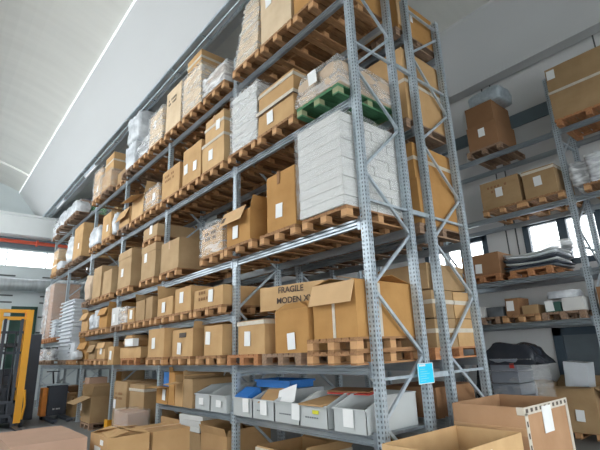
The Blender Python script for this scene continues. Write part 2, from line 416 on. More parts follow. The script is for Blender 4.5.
# ------------------------------------------------------------------ load makers
def nz(p, s=3.0, k=0):
    return noise.noise(Vector((p[0] * s + k * 3.7, p[1] * s - k * 1.9, p[2] * s + k)))
def grid_box(w, d, h, n=5, bulge=.01, jit=.006, seed=0, taper=(1, 1), closed_bottom=True, base=0):
    """subdivided box, x 0..w, y 0..d, z 0..h with bulging sides and crumpled skin"""
    bm = bmesh.new(); bmesh.ops.create_cube(bm, size=1)
    bmesh.ops.subdivide_edges(bm, edges=bm.edges[:], cuts=n, use_grid_fill=True)
    for v in bm.verts:
        x, y, z = v.co.x + .5, v.co.y + .5, v.co.z + .5
        bx = math.sin(PI * y) * math.sin(PI * z) * bulge; by = math.sin(PI * x) * math.sin(PI * z) * bulge; bz = math.sin(PI * x) * math.sin(PI * y) * bulge
        X, Y, Z = x, y, z
        if x < 1e-4: X -= bx / w
        if x > 1 - 1e-4: X += bx / w
        if y < 1e-4: Y -= by / d
        if y > 1 - 1e-4: Y += by / d
        if z > 1 - 1e-4: Z -= bz / h * .5
        tx = 1 + (taper[0] - 1) * z; ty = 1 + (taper[1] - 1) * z
        X = .5 + (X - .5) * tx; Y = .5 + (Y - .5) * ty
        p = Vector((X * w, Y * d, Z * h))
        a = jit * (0 if z < 1e-4 else 1)
        p += Vector((nz(p, 4, seed), nz(p, 4, seed + 9), nz(p, 4, seed + 17))) * a
        if z < 1e-4: p.z = 0
        p.z += base; v.co = p
    return bm
def bm_obj(bm, name, m, parent=None, smooth=False):
    me = bpy.data.meshes.new(name); bm.to_mesh(me); bm.free(); me.materials.append(m)
    if smooth: me.polygons.foreach_set('use_smooth', [True] * len(me.polygons))
    return link(bpy.data.objects.new(name, me), parent)
def film(parent, w, d, h, m='film', seed=0, taper=(1, 1), z0=.01, name='stretch_film', pad=.024):
    bm = grid_box(w + 2 * pad, d + 2 * pad, h + pad, 9, .0, .016, seed, taper)
    fl = [f for f in bm.faces if all(v.co.z < .001 for v in f.verts)]
    bmesh.ops.delete(bm, geom=fl, context='FACES')
    o = bm_obj(bm, name, M[m], parent, True); o.location = (-pad, -pad, z0); return o
def sheet(parent, name, m, w, h, loc, rot=(0, 0, 0), t=.003):
    q = MB(); q.box(0, w, -t, 0, 0, h); o = q.build(name, M[m], parent); o.location = loc; o.rotation_euler = rot; return o
def flap(parent, m, L, W, loc, rz, tilt, t=.006):
    """panel hinged at its long edge: L along x, W outward, tilt 0 = flat outward, + = up"""
    q = MB(); q.box(0, L, -W, 0, -t / 2, t / 2)
    o = q.build('flap', m, parent); o.location = loc; o.rotation_euler = (-tilt, 0, rz); return o
def carton(x0, y0, z0, w, d, h, label, cm=0, opt='', seed=None, rz=0, name='cardboard_box', taper=(1, 1), lab=None, flaps=None, ry=0):
    """opt: t tape over top and front, s side tape band, l label, p print, w film, W cloudy film, o open, h hand hole, d lid line, S side label"""
    seed = seed if seed is not None else int(abs(x0 * 37 + z0 * 13 + y0 * 7)) % 97
    m = M['card%d' % cm] if isinstance(cm, int) else M[cm]
    r = thing(name, label, 'box', (x0, y0, z0), rz)
    r.rotation_euler = (0, ry, rz)
    if 'o' in opt:
        t = .008; q = MB()
        q.box(0, w, 0, t, 0, h); q.box(0, w, d - t, d, 0, h); q.box(0, t, t, d - t, 0, h); q.box(w - t, w, t, d - t, 0, h); q.box(t, w - t, t, d - t, 0, t)
        q.build('carton', m, r)
        fl = flaps if flaps is not None else {'f': -1.0, 'b': .9, 'l': .2, 'r': .5}
        FW = min(w, d) * .42
        for k, a in fl.items():
            fw = FW
            if isinstance(a, tuple): a, fw = a
            if k == 'f': flap(r, m, w - .01, fw, (.005, 0, h), 0, a)
            if k == 'b': flap(r, m, w - .01, fw, (w - .005, d, h), PI, a)
            if k == 'l': flap(r, m, d - .01, fw, (0, d - .005, h), -PI / 2, a)
            if k == 'r': flap(r, m, d - .01, fw, (w, .005, h), PI / 2, a)
    else:
        bm = grid_box(w, d, h, 5, .012, .008, seed, taper)
        bm_obj(bm, 'carton', m, r)
        if 'd' in opt:
            q = MB(); q.box(-.014, w + .014, -.014, d + .014, h * .80, h + .012); q.build('lid', m, r)
    e = .016
    def band(hf, hb):
        a = 1 + (taper[0] - 1) * hf; c = 1 + (taper[1] - 1) * hf
        q = MB(); xa = w * (1 - a) / 2 - e; xb = w * (1 + a) / 2 + e; ya = d * (1 - c) / 2 - e; yb = d * (1 + c) / 2
        q.box(xa, xb, ya, ya + .005, h * hf, h * hf + hb); q.box(xb - .005, xb, ya, yb, h * hf, h * hf + hb); q.build('tape', M['tapew'], r)
    if 't' in opt:
        q = MB(); q.box(w / 2 - .028, w / 2 + .028, -e, d + e, h - .004, h + .010); q.box(w / 2 - .028, w / 2 + .028, -e, -e + .006, h * .72, h); q.build('tape', M['tape'], r)
    if 'T' in opt: band(.86, .055)
    if 's' in opt: band(.5, .055)
    if 'l' in opt:
        lx, lz = lab if lab else (.42 + .12 * math.sin(seed), .42 + .08 * math.cos(seed * 2))
        s = (seed % 5 - 2) * .03
        sheet(r, 'shipping_label', 'paper', .15, .20, (w * lx, -e - .002, h * lz - .08), (0, s, 0))
    if 'L' in opt:
        sheet(r, 'shipping_label', 'paper', .14, .19, (w * .62, -e - .002, h * .25), (0, .05, 0))
    if 'p' in opt:
        q = MB()
        zz = h * .72
        for k in range(2):
            for j in range(6):
                if (j * 7 + k * 3 + seed) % 5 == 0: continue
                q.box(w * (.2 + .09 * j), w * (.2 + .09 * j) + w * .055, -e - .001, -e + .001, zz - k * .10, zz - k * .10 + .05)
        q.build('faded_print', M['ink'] if seed % 2 else M['card_dark'], r)
    if 'S' in opt:
        q = MB(); q.box(w + e - .002, w + e + .001, d * .25, d * .25 + .16, h * .45, h * .45 + .2); q.build('shipping_label', M['paper'], r)
    if 'w' in opt: film(r, w, d, h, 'film', seed, taper, pad=.03)
    if 'W' in opt: film(r, w, d, h, 'filmw', seed, taper, pad=.03)
    if 'v' in opt: film(r, w, d, h, 'filmt', seed, taper, pad=.03)
    return r
def heap(x0, y0, z0, w, d, h, label, m='whitebag', seed=0, cat='bag', name='wrapped_bundle', n=10):
    """crumpled plastic-wrapped load"""
    bm = bmesh.new(); bmesh.ops.create_cube(bm, size=1)
    bmesh.ops.subdivide_edges(bm, edges=bm.edges[:], cuts=n, use_grid_fill=True)
    for v in bm.verts:
        p = v.co * 2; q = p.normalized()
        s = .62
        p = p * s + q * (1 - s) * 1.15
        p.x *= .5; p.y *= .5; p.z *= .5
        k = .10 * nz(p, 2.5, seed) + .05 * nz(p, 7, seed + 3) + .02 * nz(p, 15, seed)
        p = p * (1 + k)
        z = max(0, min(1.05, p.z + .5))
        v.co = Vector(((p.x + .5) * w, (p.y + .5) * d, z * h))
    o = bm_obj(bm, name, M[m] if isinstance(m, str) else m, None, True); o.location = (x0, y0, z0)
    tag(o, label, cat); return o

PALLETS = []
def shelf_pallet(xc, lv, label, m='wood', y=-.18, back=False, w=.8):
    z = ZL[lv] + (.001 if lv else 0)
    return pallet(xc, y, z, label, m, 0, xc > -9, w=w)
def put(lv, x0, x1, h, look, cm=0, opt='', d=1.05, y=-.16, pm='wood', pal=True, pc=None, pz=.145, base=0, **kw):
    """a carton standing on its own pallet on a shelf of the front rack"""
    bay = int(-((x0 + x1) / 2) // P); where = LEVN[lv]
    z = ZL[lv] + (.002 if lv else .001) + (pz if pal or base is not None else 0) + (base or 0)
    if pal:
        shelf_pallet(pc if pc is not None else (x0 + x1) / 2, lv, ('green' if pm == 'woodg' else 'wooden') + ' pallet under the ' + look, pm, y=y - .02, w=min(.95, max(.8, x1 - x0 + .0)))
    lb = look if len(look.split()) > 9 else look + ' ' + where
    return carton(x0, y, z, x1 - x0, d, h, lb, cm, opt, **kw)

# ================= top shelf =================
r = put(1, -2.55, -1.85, 1.40, 'tall tapering carton bound with white tape and film', 6, 'sT', taper=(.62, .7))
film(r, .70, 1.05, 1.38, 'film', 5, (.64, .7), name='stretch_film')
r = put(1, -1.74, -.96, 1.05, 'big plain carton with a white round-cornered sticker', 6, 't', d=1.1)
sheet(r, 'shipping_label', 'paper', .16, .2, (.16, -.018, .62), (0, -.05, 0))
put(1, -.89, -.12, .85, 'wide carton at the end frame', 5, 'T', d=1.1)
put(1, -5.50, -4.75, 1.02, 'tall narrow plain carton with small print', 6, 'p')
put(1, -4.62, -3.82, .92, 'film-wrapped carton carrying a smaller box', 6, 'w', pc=-4.2)
carton(-4.58, -.1, ZL[1] + .15 + .95, .62, .9, .42, 'small carton with dark folder edge topmost on film-wrapped carton', 0, 's')
r = put(1, -3.66, -2.9, .36, 'low carton under a cloudy film tent', 3, 'W')
film(r, .76, 1.0, .52, 'filmw', 11, (.75, .8), name='film_tent')
put(1, -6.45, -5.70, .84, 'carton with white label and film cap', 6, 'lw', lab=(.35, .6))
heap(-7.45, -.14, ZL[1] + .147, .85, 1.0, .55, 'crumpled translucent film bundle beside the white wrapped towers, top shelf', 'filmw', 3, 'bundle')
shelf_pallet(-7.02, 1, 'wooden pallet under the crumpled translucent film bundle')
heap(-8.32, -.16, ZL[1] + .147, .78, 1.05, .80, 'lower white wrapped block of the tall white tower, top shelf', 'whitebag', 8, 'bundle')
heap(-8.33, -.14, ZL[1] + .147 + .82, .90, 1.05, .85, 'upper white wrapped block of the tall white tower, top shelf', 'whitebag', 12, 'bundle')
shelf_pallet(-7.93, 1, 'wooden pallet under the white wrapped tower', 'woodd')
put(1, -11.05, -10.25, .92, 'tall film-taped carton left of a torn-hole carton', 2, 'wl', lab=(.5, .3), pc=-10.65)
put(1, -10.18, -9.32, .52, 'carton with a torn hand hole', 0, 'pv', pc=-9.75, pm='woodd')
carton(-10.1, -.12, ZL[1] + .15 + .535, .78, .95, .56, 'carton with tape band stacked on torn-hole carton, top shelf', 0, 's')
put(1, -9.22, -8.5, .35, 'low brown carton behind the beam', 4, '', y=0)
# far left end of the top shelf
for xc, n_ in ((-12.64, 'wide platform pallet under the green crate'), (-13.50, 'wide platform pallet under the white sacks'), (-14.7, 'wooden pallet under the far white sacks')):
    shelf_pallet(xc, 1, n_, 'woodd', y=-.35)
carton(-13.0, .2, ZL[1] + .147, .45, .5, .42, 'green plastic crate under film on the top shelf', 'green', 'w', name='plastic_crate')
heap(-13.3, -.34, ZL[1] + .147, .85, .5, .46, 'white sacks in front of the green crate', 'whitebag', 6, 'bundle')
carton(-13.9, .05, ZL[1] + .147, .36, .45, .86, 'pinkish carton rising from white sacks, top shelf', 'card_pink', 'v')
heap(-13.92, -.32, ZL[1] + .147, .56, .35, .5, 'white film heap in front of the pinkish carton', 'whitebag', 4, 'bundle')
heap(-15.1, -.30, ZL[1] + .147, .85, 1.0, .62, 'white sacks near the far end of the top shelf', 'whitebag', 5, 'bundle')
put(1, -16.55, -15.75, .5, 'white wrapped carton at the farthest end', 'white', 'W', pm='woodd')

# ================= second shelf down =================
def white_stack(x0, y0, z0, w, d, h, label, nl, ny, m='film', seed=0):
    r = thing('wrapped_carton_stack', label, 'stack of boxes', (x0, y0, z0))
    lh = h / nl
    for l in range(nl):
        # brick pattern along the depth
        cuts = [0, .5, 1] if l % 2 == 0 else [0, .3, .75, 1]
        for a, b_ in zip(cuts[:-1], cuts[1:]):
            q = MB(); j = .006 * math.sin(l * 3 + a * 9 + seed)
            q.box(.004 + j, w - .004 + j, d * a + .003, d * b_ - .003, l * lh + .002, (l + 1) * lh - .002); q.build('white_carton', M['whitec'], r, .004)
    film(r, w, d, h, m, seed, pad=.026)
    return r
shelf_pallet(-2.33, 2, 'wooden pallet under the narrow white film-wrapped stack')
white_stack(-2.7, -.12, ZL[2] + .147, .76, 1.0, 1.08, 'film-wrapped stack of flat white cartons left of the black-strapped carton', 7, 2, 'film', 2)
r = put(2, -1.86, -.98, .76, 'bulging carton with black-and-white strapping tape', 0, 'Tl', taper=(.97, .95), lab=(.30, .22))
q = MB(); q.box(-.02, .90, -.024, -.02, .33, .345); q.box(.90, .904, -.02, 1.05, .33, .345); q.build('strap', M['ink'], r)
q = MB(); q.box(-.02, .90, -.022, -.018, .345, .40); q.box(.90, .905, -.02, 1.05, .345, .40); q.build('strap', M['tapew'], r)
# paper sacks in film on the green pallet
shelf_pallet(-.47, 2, 'green painted pallet under film-wrapped paper sacks', 'woodg', y=-.2)
r = thing('sack_load', 'beige paper sacks under clear film on the green pallet', 'sacks', (-.88, -.18, ZL[2] + .147))
for iy in range(3):
    for ix in range(2):
        for iz in range(2):
            s = heap(0, 0, 0, .40, .40, .20, '', 'sack', ix * 7 + iy * 3 + iz, n=6, name='sack')
            for k in ('label', 'category'):
                if k in s: del s[k]
            s.parent = r; s.location = (.01 + ix * .4, .0 + iy * .38, iz * .185)
film(r, .82, 1.16, .44, 'film', 21, (.85, .9))
sheet(r, 'shipping_label', 'paper', .16, .18, (.3, -.04, .2), (.1, 0, 0))
put(2, -5.52, -4.66, .64, 'plain carton with faint lettering', 0, 'p', pc=-5.13)
put(2, -4.50, -3.74, .76, 'tall carton with two white labels', 0, 'lL', lab=(.12, .4), pc=-4.2)
put(2, -3.68, -2.9, .58, 'lower carton with tape and white note', 2, 'Tl', pc=-3.29)
carton(-3.62, -.14, ZL[2] + .147 + .595, .68, .95, .44, 'upper taped carton stacked beside the white note carton', 2, 'stL')
put(2, -6.45, -5.70, .46, 'small carton with red print and label', 0, 'lw', lab=(.6, .45), pc=-6.07)
r = put(2, -7.35, -6.6, .52, 'sagging open carton with loose tilted flaps', 2, 'o', flaps={'f': -.4, 'b': 1.2, 'l': .9, 'r': 1.1}, pc=-7.0)
put(2, -8.25, -7.5, .45, 'half-collapsed carton leaning on a neighbour', 0, 'o', flaps={'f': -1.2, 'b': (1.3, .15)}, pc=-7.93, pm='woodd')
r = put(2, -9.72, -9.0, .72, 'tall flat panel carton standing among white film', 0, 'L', d=.12, pc=-9.2)
heap(-8.96, -.15, ZL[2] + .147, .38, .9, .62, 'white film heap right of the panel carton', 'whitebag', 31, 'bundle')
heap(-10.95, -.2, ZL[2] + .147, 1.0, .9, .62, 'wide white film heap left of the panel carton', 'whitebag', 33, 'bundle')
for xc, n_ in ((-10.45, 'left'),): shelf_pallet(xc, 2, 'wooden pallet under the %s white film heap by the panel carton' % n_)
put(2, -12.95, -11.85, 1.12, 'large plain carton beside hanging white film', 0, 'L', pc=-12.4, pm='woodd')
heap(-13.85, -.2, ZL[2] + .147, .85, .9, .95, 'white wrapped sacks left of the large plain carton', 'whitebag', 41, 'bundle')
shelf_pallet(-13.43, 2, 'dark pallet under white wrapped sacks', 'woodd')
put(2, -16.1, -15.25, .46, 'lower carton of two at the far end', 0, 's')
carton(-16.1, -.14, ZL[2] + .147 + .475, .82, .9, .42, 'upper carton of two at the far end, second shelf', 2, 'v')
heap(-15.1, -.2, ZL[2] + .147, .7, .9, .3, 'low white film scrap at the far end, second shelf', 'whitebag', 43, 'bundle')
shelf_pallet(-14.75, 2, 'dark pallet under low white film scrap', 'woodd')

# ================= middle shelf =================
shelf_pallet(-.48, 3, 'wooden pallet under the tall white carton stack')
white_stack(-.89, -.2, ZL[3] + .147, .80, 1.18, 1.22, 'tall film-wrapped block of flat white cartons at the end frame', 10, 3, 'filmt', 5)
r = put(3, -1.66, -1.02, .84, 'tall plain carton with brown tape and white label', 5, 'l', d=.8, lab=(.35, .30), pc=-1.42)
q = MB(); q.box(.27, .33, -.018, .8, .85, .853); q.box(.27, .33, -.018, -.014, .66, .85); q.build('tape', M['card_dark'], r)
r = put(3, -2.70, -2.04, .50, 'open carton with a flap hanging over its front', 5, 'ol', flaps={'l': (1.4, .12), 'b': (1.3, .3), 'r': (1.2, .2)}, lab=(.3, .35), y=-.2, pc=-2.36)
o = flap(r, M['card_in'], .62, .26, (-.04, -.02, .56), 0, -1.15)
q = MB(); q.box(.02, .12, -.20, -.1, .004, .006); q.build('torn_patch', M['ink'], o)
r = put(3, -3.62, -2.90, .50, 'film-wrapped carton with faded warning lettering', 0, 'pw', pc=-3.25)
flap(r, M['card0'], .6, .22, (.02, .4, .52), 0, 1.0)
put(3, -5.38, -4.55, .60, 'large grey-brown carton with a smudge', 3, 't', d=1.1, pc=-4.97)
put(3, -6.45, -5.68, .72, 'lidded carton under a pallet and long box', 3, 'dl', lab=(.25, .62), pc=-6.07)
pallet(-6.06, -.17, ZL[3] + .147 + .745, 'wooden pallet sandwiched between the lidded carton and long box', 'wood')
carton(-6.46, -.15, ZL[3] + .147 + .892, .77, 1.15, .27, 'long low carton topmost on the sandwiched pallet', 3, 'l', lab=(.5, .6))
put(3, -8.0, -7.12, .88, 'lidded carton with a torn white label', 3, 'dl', lab=(.3, .40), pc=-7.55)
put(3, -9.2, -8.52, .62, 'plain carton right of a taller one', 3, '', pc=-8.87)
put(3, -10.15, -9.4, .86, 'tall plain carton in the fourth bay', 3, '', pc=-9.8)
heap(-11.0, -.18, ZL[3] + .147, .6, .9, .78, 'torn white and brown wrapped parcel pile, middle shelf end', 'sack', 51, 'bundle')
shelf_pallet(-10.7, 3, 'wooden pallet under the torn parcel pile', 'woodd')

# ================= low extra shelf =================
put(4, -3.85, -2.88, .31, 'wide low carton with label and print', 0, 'lp', lab=(.55, .5), pc=-3.36)
put(4, -4.62, -3.98, .44, 'carton with a long white label', 0, 'l', lab=(.35, .55), pc=-4.3)
r = put(4, -5.42, -4.72, .34, 'carton with an upright torn flap', 0, 'ol', flaps={'l': 1.3, 'b': 1.0}, lab=(.35, .4), pc=-5.12)
put(4, -6.05, -5.70, .44, 'narrow upright carton beside the upright', 4, '', pc=-6.08, d=.7)
put(4, -6.62, -6.12, .42, 'upright carton with open lid', 4, 'o', flaps={'l': 1.0, 'b': 1.2}, pal=False, d=.8)
put(4, -7.12, -6.72, .30, 'small carton with slanted white sheet', 0, 'l', pc=-6.95, d=.7)
put(4, -7.62, -7.2, .34, 'small pale carton', 2, 'W', pal=False, d=.7)
put(4, -8.25, -7.72, .42, 'white-faced carton with small print', 'whitec', 'l', pc=-7.85, pm='woodd')
put(4, -10.95, -10.3, .50, 'open brown carton crumpled at front', 0, 'o', flaps={'f': (-1.2, .2), 'l': (.9, .2), 'b': (1.3, .15)}, pc=-10.65)
heap(-10.15, -.18, ZL[4] + .147, .36, .45, .42, 'round white film roll bag, left of the pair', 'whitebag', 61, 'bag')
heap(-9.75, -.18, ZL[4] + .147, .40, .45, .50, 'round white film roll bag, right of the pair', 'whitebag', 63, 'bag')
shelf_pallet(-9.75, 4, 'wooden pallet under the round white film bags')
put(4, -9.25, -8.6, .50, 'orange-brown carton with loose flap', 5, 'o', flaps={'f': (-1.2, .2), 'r': (1.0, .15), 'b': (1.2, .1)})
# farthest bay: tall wrapped loads
put(4, -16.65, -15.95, 1.95, 'tall greyish film-wrapped column', 'card_pink', 'W', d=.9, pm='woodr', pc=-16.36)
put(4, -15.88, -15.20, 2.0, 'tall beige board column', 'card_pink', 'v', d=.9, pm='woodr')
# ================= shelf above the bins =================
put(5, -2.42, -1.76, .46, 'carton with band of tape and label', 0, 'Tl', lab=(.28, .42), d=.75, pm='woodr', pc=-2.3)
put(5, -1.52, -.86, .53, 'tall carton with torn flaps and label', 5, 'ol', flaps={'f': (2.6, .2), 'b': (2.8, .2), 'r': (2.7, .2)}, lab=(.42, .22), d=.5, pm='woodd', pc=-1.4)
carton(-2.5, .62, ZL[5] + .148, 1.35, .4, .605, 'brown carton standing behind the banded carton', 4, '')
r = carton(-2.42, .24, ZL[5] + .148 + .617, 1.15, .5, .36, 'tilted carton with FRAGILE lettering above the torn carton', 2, '', rz=.27)
# pallet pair under the big carton
shelf_pallet(-.48, 5, 'wooden pallet, lower of the doubled pair by the end frame')
pallet(-.46, -.19, ZL[5] + .146, 'wooden pallet, upper of the doubled pair by the end frame')
r2 = carton(-.78, -.14, ZL[5] + .292, .70, 1.05, .62, 'big orange carton with its front flap folded down', 5, 'o', flaps={'f': (-1.25, .26), 'b': (2.9, .4), 'l': (2.95, .3), 'r': (2.9, .3)})
for ch in list(r2.children):
    if ch.name.startswith('flap') and abs(ch.rotation_euler.z) < .01: ch.data.materials[0] = M['card_in']; ch['label'] = 'paler folded-down front flap'
q = MB(); q.box(.33, .37, -.010, -.004, .0, .4); q.build('tape', M['tapew'], r2)
q = MB(); q.box(.704, .71, .36, .41, .0, .6); q.build('tape', M['tapew'], r2)
put(5, -3.45, -2.88, .46, 'carton with label and round twine loop', 0, 'l', lab=(.12, .55), pc=-3.3)
r = put(5, -4.66, -3.86, .46, 'carton with black square mark and label', 0, 'ol', flaps={'b': (1.3, .1), 'r': (1.3, .12)}, lab=(.3, .26), pc=-4.3)
q = MB(); q.box(.30, .56, -.014, -.008, .32, .40); q.build('printed_mark', M['ink'], r)
carton(-4.5, .0, ZL[5] + .16, .6, .5, .42, 'green plastic tray inside the open black-marked carton', 'green', '', name='plastic_tray')
put(5, -5.50, -4.76, .52, 'carton with curled white tag', 0, 'l', lab=(.3, .45), y=-.28, pc=-5.13)
put(5, -7.45, -6.2, .22, 'wide shallow carton tray', 0, '', pc=-6.85, pm='woodr')
heap(-7.5, -.1, ZL[5] + .148 + .24, .5, .8, .26, 'orange-brown crumpled bag on the shallow carton tray', 'card1', 71, 'bag')
sheet(thing('white_packet', 'white packet standing on the shallow carton tray', 'packet', (-6.95, -.12, ZL[5] + .39)), 'packet', 'paper', .5, .16, (0, 0, 0), t=.12)
put(5, -8.3, -7.9, .42, 'carton with white note in left of shallow tray', 0, 'l', pal=False, base=-.143)
put(5, -9.2, -8.55, .4, 'carton with a yellowed sheet', 0, 'lo', flaps={'b': (1.0, .15), 'f': (-1.3, .15)})
put(5, -9.95, -9.4, .36, 'small carton behind a rolled parcel', 4, 'o', flaps={'l': (1.0, .15), 'f': (-1.2, .2)})
put(5, -10.95, -10.15, .46, 'crumpled open carton with white parcel', 5, 'o', flaps={'l': (.9, .2), 'f': (-1.2, .2), 'b': (1.1, .1)})
heap(-11.0, -.42, ZL[5] + .15, .7, .22, .22, 'rolled white and pink parcel on the shelf edge', 'whitebag', 73, 'parcel')

# lettering on the tilted carton
def text(parent, s, size, loc, rot, m):
    cu = bpy.data.curves.new('lettering', 'FONT'); cu.body = s; cu.size = size; cu.extrude = .0008; cu.offset = .002
    o = bpy.data.objects.new('tmp', cu); col.objects.link(o)
    dg = bpy.context.evaluated_depsgraph_get(); me = bpy.data.meshes.new_from_object(o.evaluated_get(dg))
    bpy.data.objects.remove(o)
    me.materials.clear(); me.materials.append(m)
    t = link(bpy.data.objects.new('lettering', me), parent); t.location = loc; t.rotation_euler = rot; return t
tilt = [o for o in bpy.data.objects if 'FRAGILE' in str(o.get('label', ''))][0]
text(tilt, 'FRAGILE', .125, (.36, -.022, .245), (PI / 2, 0, 0), M['ink'])
text(tilt, 'MODEN XY', .125, (.33, -.022, .09), (PI / 2, 0, 0), M['ink'])

# ================= white tray stacks (far bays) =================
def tray(w, d, h, ins=.0):
    q = MB(); k = ins; t = .012
    q.box(k, w - k, k, k + t, 0, h); q.box(k, w - k, d - k - t, d - k, 0, h); q.box(k, k + t, k, d - k, 0, h); q.box(w - k - t, w - k, k, d - k, 0, h); q.box(k + t, w - k - t, k + t, d - k - t, 0, .01)
    q.box(-.02, w + .02, -.02, k + .001, h - .035, h); q.box(-.02, w + .02, d - k - .001, d + .02, h - .035, h); q.box(w - k, w + .02, 0, d, h - .035, h); q.box(-.02, k, 0, d, h - .035, h)
    return q
pallet(-12.85, -.2, ZL[5] + .001, 'pallet under the tall stack of white trays', 'woodd', 0, False)
tm = tray(1.62, 1.0, .115, .045).mesh('plastic_tray', M['white'])
for i in range(16):
    o = link(bpy.data.objects.new('plastic_tray', tm)); o.location = (-13.74 + .02 * math.sin(i * 2.1), -.16 + .015 * math.cos(i * 3), ZL[5] + .147 + i * .1165)
    if 8 <= i <= 10: o.rotation_euler = (0, 0, 0); o.location.x += .05
    tag(o, 'white plastic tray in the tall stack at the far left', 'tray', 'white trays in the tall stack')
put(5, -12.0, -11.5, .5, 'small white carton at the foot of the tray stack', 'white', '', pal=False, base=0, y=-.15, d=.5)
pallet(-11.75, -.2, ZL[5] + .001, 'pallet under small white carton by the tray stack', 'wood', 0, False)
pallet(-14.65, -.2, ZL[4] + .001, 'reddish pallet under the short stack of white trays', 'woodr', 0, False)
tm2 = tray(.75, .9, .10, .03).mesh('plastic_tray', M['white'])
for i in range(6):
    o = link(bpy.data.objects.new('plastic_tray', tm2)); o.location = (-15.05 + .02 * math.sin(i * 2.7), -.16, ZL[4] + .147 + i * .1015)
    tag(o, 'white plastic tray in the short stack beside the tall beige column', 'tray', 'white trays in the short stack')
put(5, -16.5, -15.5, .38, 'pale wrapped carton under the far tray shelf', 'card_pink', 'W', pm='woodd')
put(5, -15.2, -14.3, .30, 'low pale load under the short tray stack', 'sack', 'W', pm='woodd')

# ================= bin shelf =================
def bin_meshes():
    w, d = .485, .88
    q = MB(); t = .008; hf, hb = .245, .36
    q.box(0, w, 0, t, 0, hf); q.box(0, w, d - t, d, 0, hb); q.box(t, w - t, t, d - t, 0, t)
    for x in (0, w - t): q.prism([(0, 0), (d, 0), (d, hb), (.30, hb), (0, hf)], x, x + t, 'x')
    q.box(-.006, w + .006, -.018, 0, hf - .02, hf); q.box(-.008, .012, .30, d, hb - .015, hb); q.box(w - .012, w + .008, .30, d, hb - .015, hb)
    return q.mesh('bin_shell', M['binp'])
BM_ = bin_meshes()
bl = ['grey storage bin holding blue crate edge, left end of five', 'grey storage bin second from left of five, white tag', 'grey storage bin in the middle of five, tag at its right edge', 'grey storage bin holding brown folders and red card', 'grey storage bin nearest the end frame with white card', 'grey storage bin just left of the upright, second bay', 'grey storage bin beside the brown cartons, second bay']
for i, x in enumerate((-2.72, -2.215, -1.71, -1.205, -.62, -3.40, -3.92)):
    r = thing('storage_bin', bl[i], 'bin', (x, .06 if i < 99 else 0, ZL[6] + .001), 0, 'grey storage bins on the bin shelf')
    r.location.y = -.05
    link(bpy.data.objects.new('bin_shell', BM_), r)
    lx = (.28, .20, .37, .0, .17, .20, .17)[i]
    if i != 3: sheet(r, 'paper_tag', 'paper', .15, .18 if i in (1, 2, 4, 0) else .1, (lx, -.021, .06 if i < 5 else .08), (0, .03 * (i % 3 - 1), 0))
    else:
        q = MB(); q.box(.25, .36, -.022, -.018, .15, .19); q.build('yellow_sticker', M['yellow'], r)
    if i in (1, 2, 3):
        q = MB()
        for j in range(6): q.box(.12 + j * .04, .145 + j * .04, -.0195, -.018, .10, .115)
        q.build('faded_print', M['steeld'], r)
cr = tray(.60, .42, .13); o = cr.build('plastic_crate', M['blue']); o.location = (-2.62, .22, ZL[6] + .345); tag(o, 'long blue plastic crate lying across the grey bins', 'crate')
o.location = (-2.55, .24, ZL[6] + .372); o.scale = (1.35, 1, .8)
q = MB(); q.box(0, .34, 0, .24, 0, .08); o = q.build('plastic_crate', M['blue']); o.location = (-2.68, -.02, ZL[6] + .19); o.rotation_euler = (.5, 0, 0); tag(o, 'small blue crate tilted in the leftmost of five bins', 'crate')
def slab(name, label, cat, m, x, y, z, w, d, t, rot):
    q = MB(); q.box(-w / 2, w / 2, -d / 2, d / 2, 0, t); o = q.build(name, M[m]); o.location = (x, y, z); o.rotation_euler = rot; return tag(o, label, cat)
slab('brown_card', 'brown card sheet propped in the second bin', 'cardboard sheet', 'card1', -1.95, .1, ZL[6] + .29, .34, .3, .008, (.5, -.1, .3))
slab('paper_sheet', 'white paper sheet propped beside the brown card', 'paper', 'paper', -1.62, .08, ZL[6] + .30, .3, .26, .004, (.9, -.3, .3))
slab('folder', 'tan folder lying flat in the fourth bin', 'folder', 'card1', -.97, .16, ZL[6] + .26, .42, .5, .02, (.1, 0, 0))
slab('folder', 'dark red folder under the brown sheet over the bins', 'folder', 'red', -.72, .42, ZL[6] + .355, .62, .3, .012, (.08, 0, .12))
slab('brown_card', 'dark brown sheet lying on the red folder', 'cardboard sheet', 'card_dark', -.78, .46, ZL[6] + .372, .6, .28, .012, (.08, 0, .2))
# cartons left on the bin shelf, second bay
def on_deck(x0, w, h, label, cm, opt, **kw): return carton(x0, -.08, ZL[6] + .001, w, kw.pop('d', .8), h, label, cm, opt, **kw)
r = on_deck(-5.46, .50, .30, 'open carton holding a blue file, left end of bin shelf', 5, 'oL', flaps={'f': 0.0, 'b': 1.45})
slab('blue_file', 'blue file standing in the leftmost carton of bin shelf', 'file', 'blue', -5.22, .02, ZL[6] + .30, .24, .04, .26, (0, 0, 0))
on_deck(-4.92, .24, .56, 'narrow orange-brown carton with curved top beside the blue file', 5, 'o', flaps={'l': 1.2})
r = on_deck(-4.64, .30, .40, 'slanted open carton left of two grey bins', 0, 'o', flaps={'f': (-.1, .26), 'r': 1.4, 'l': 1.4, 'b': 1.4})

on_deck(-4.31, .34, .46, 'tall open carton right of the slanted one', 4, 'o', flaps={'b': .9, 'l': 1.3})

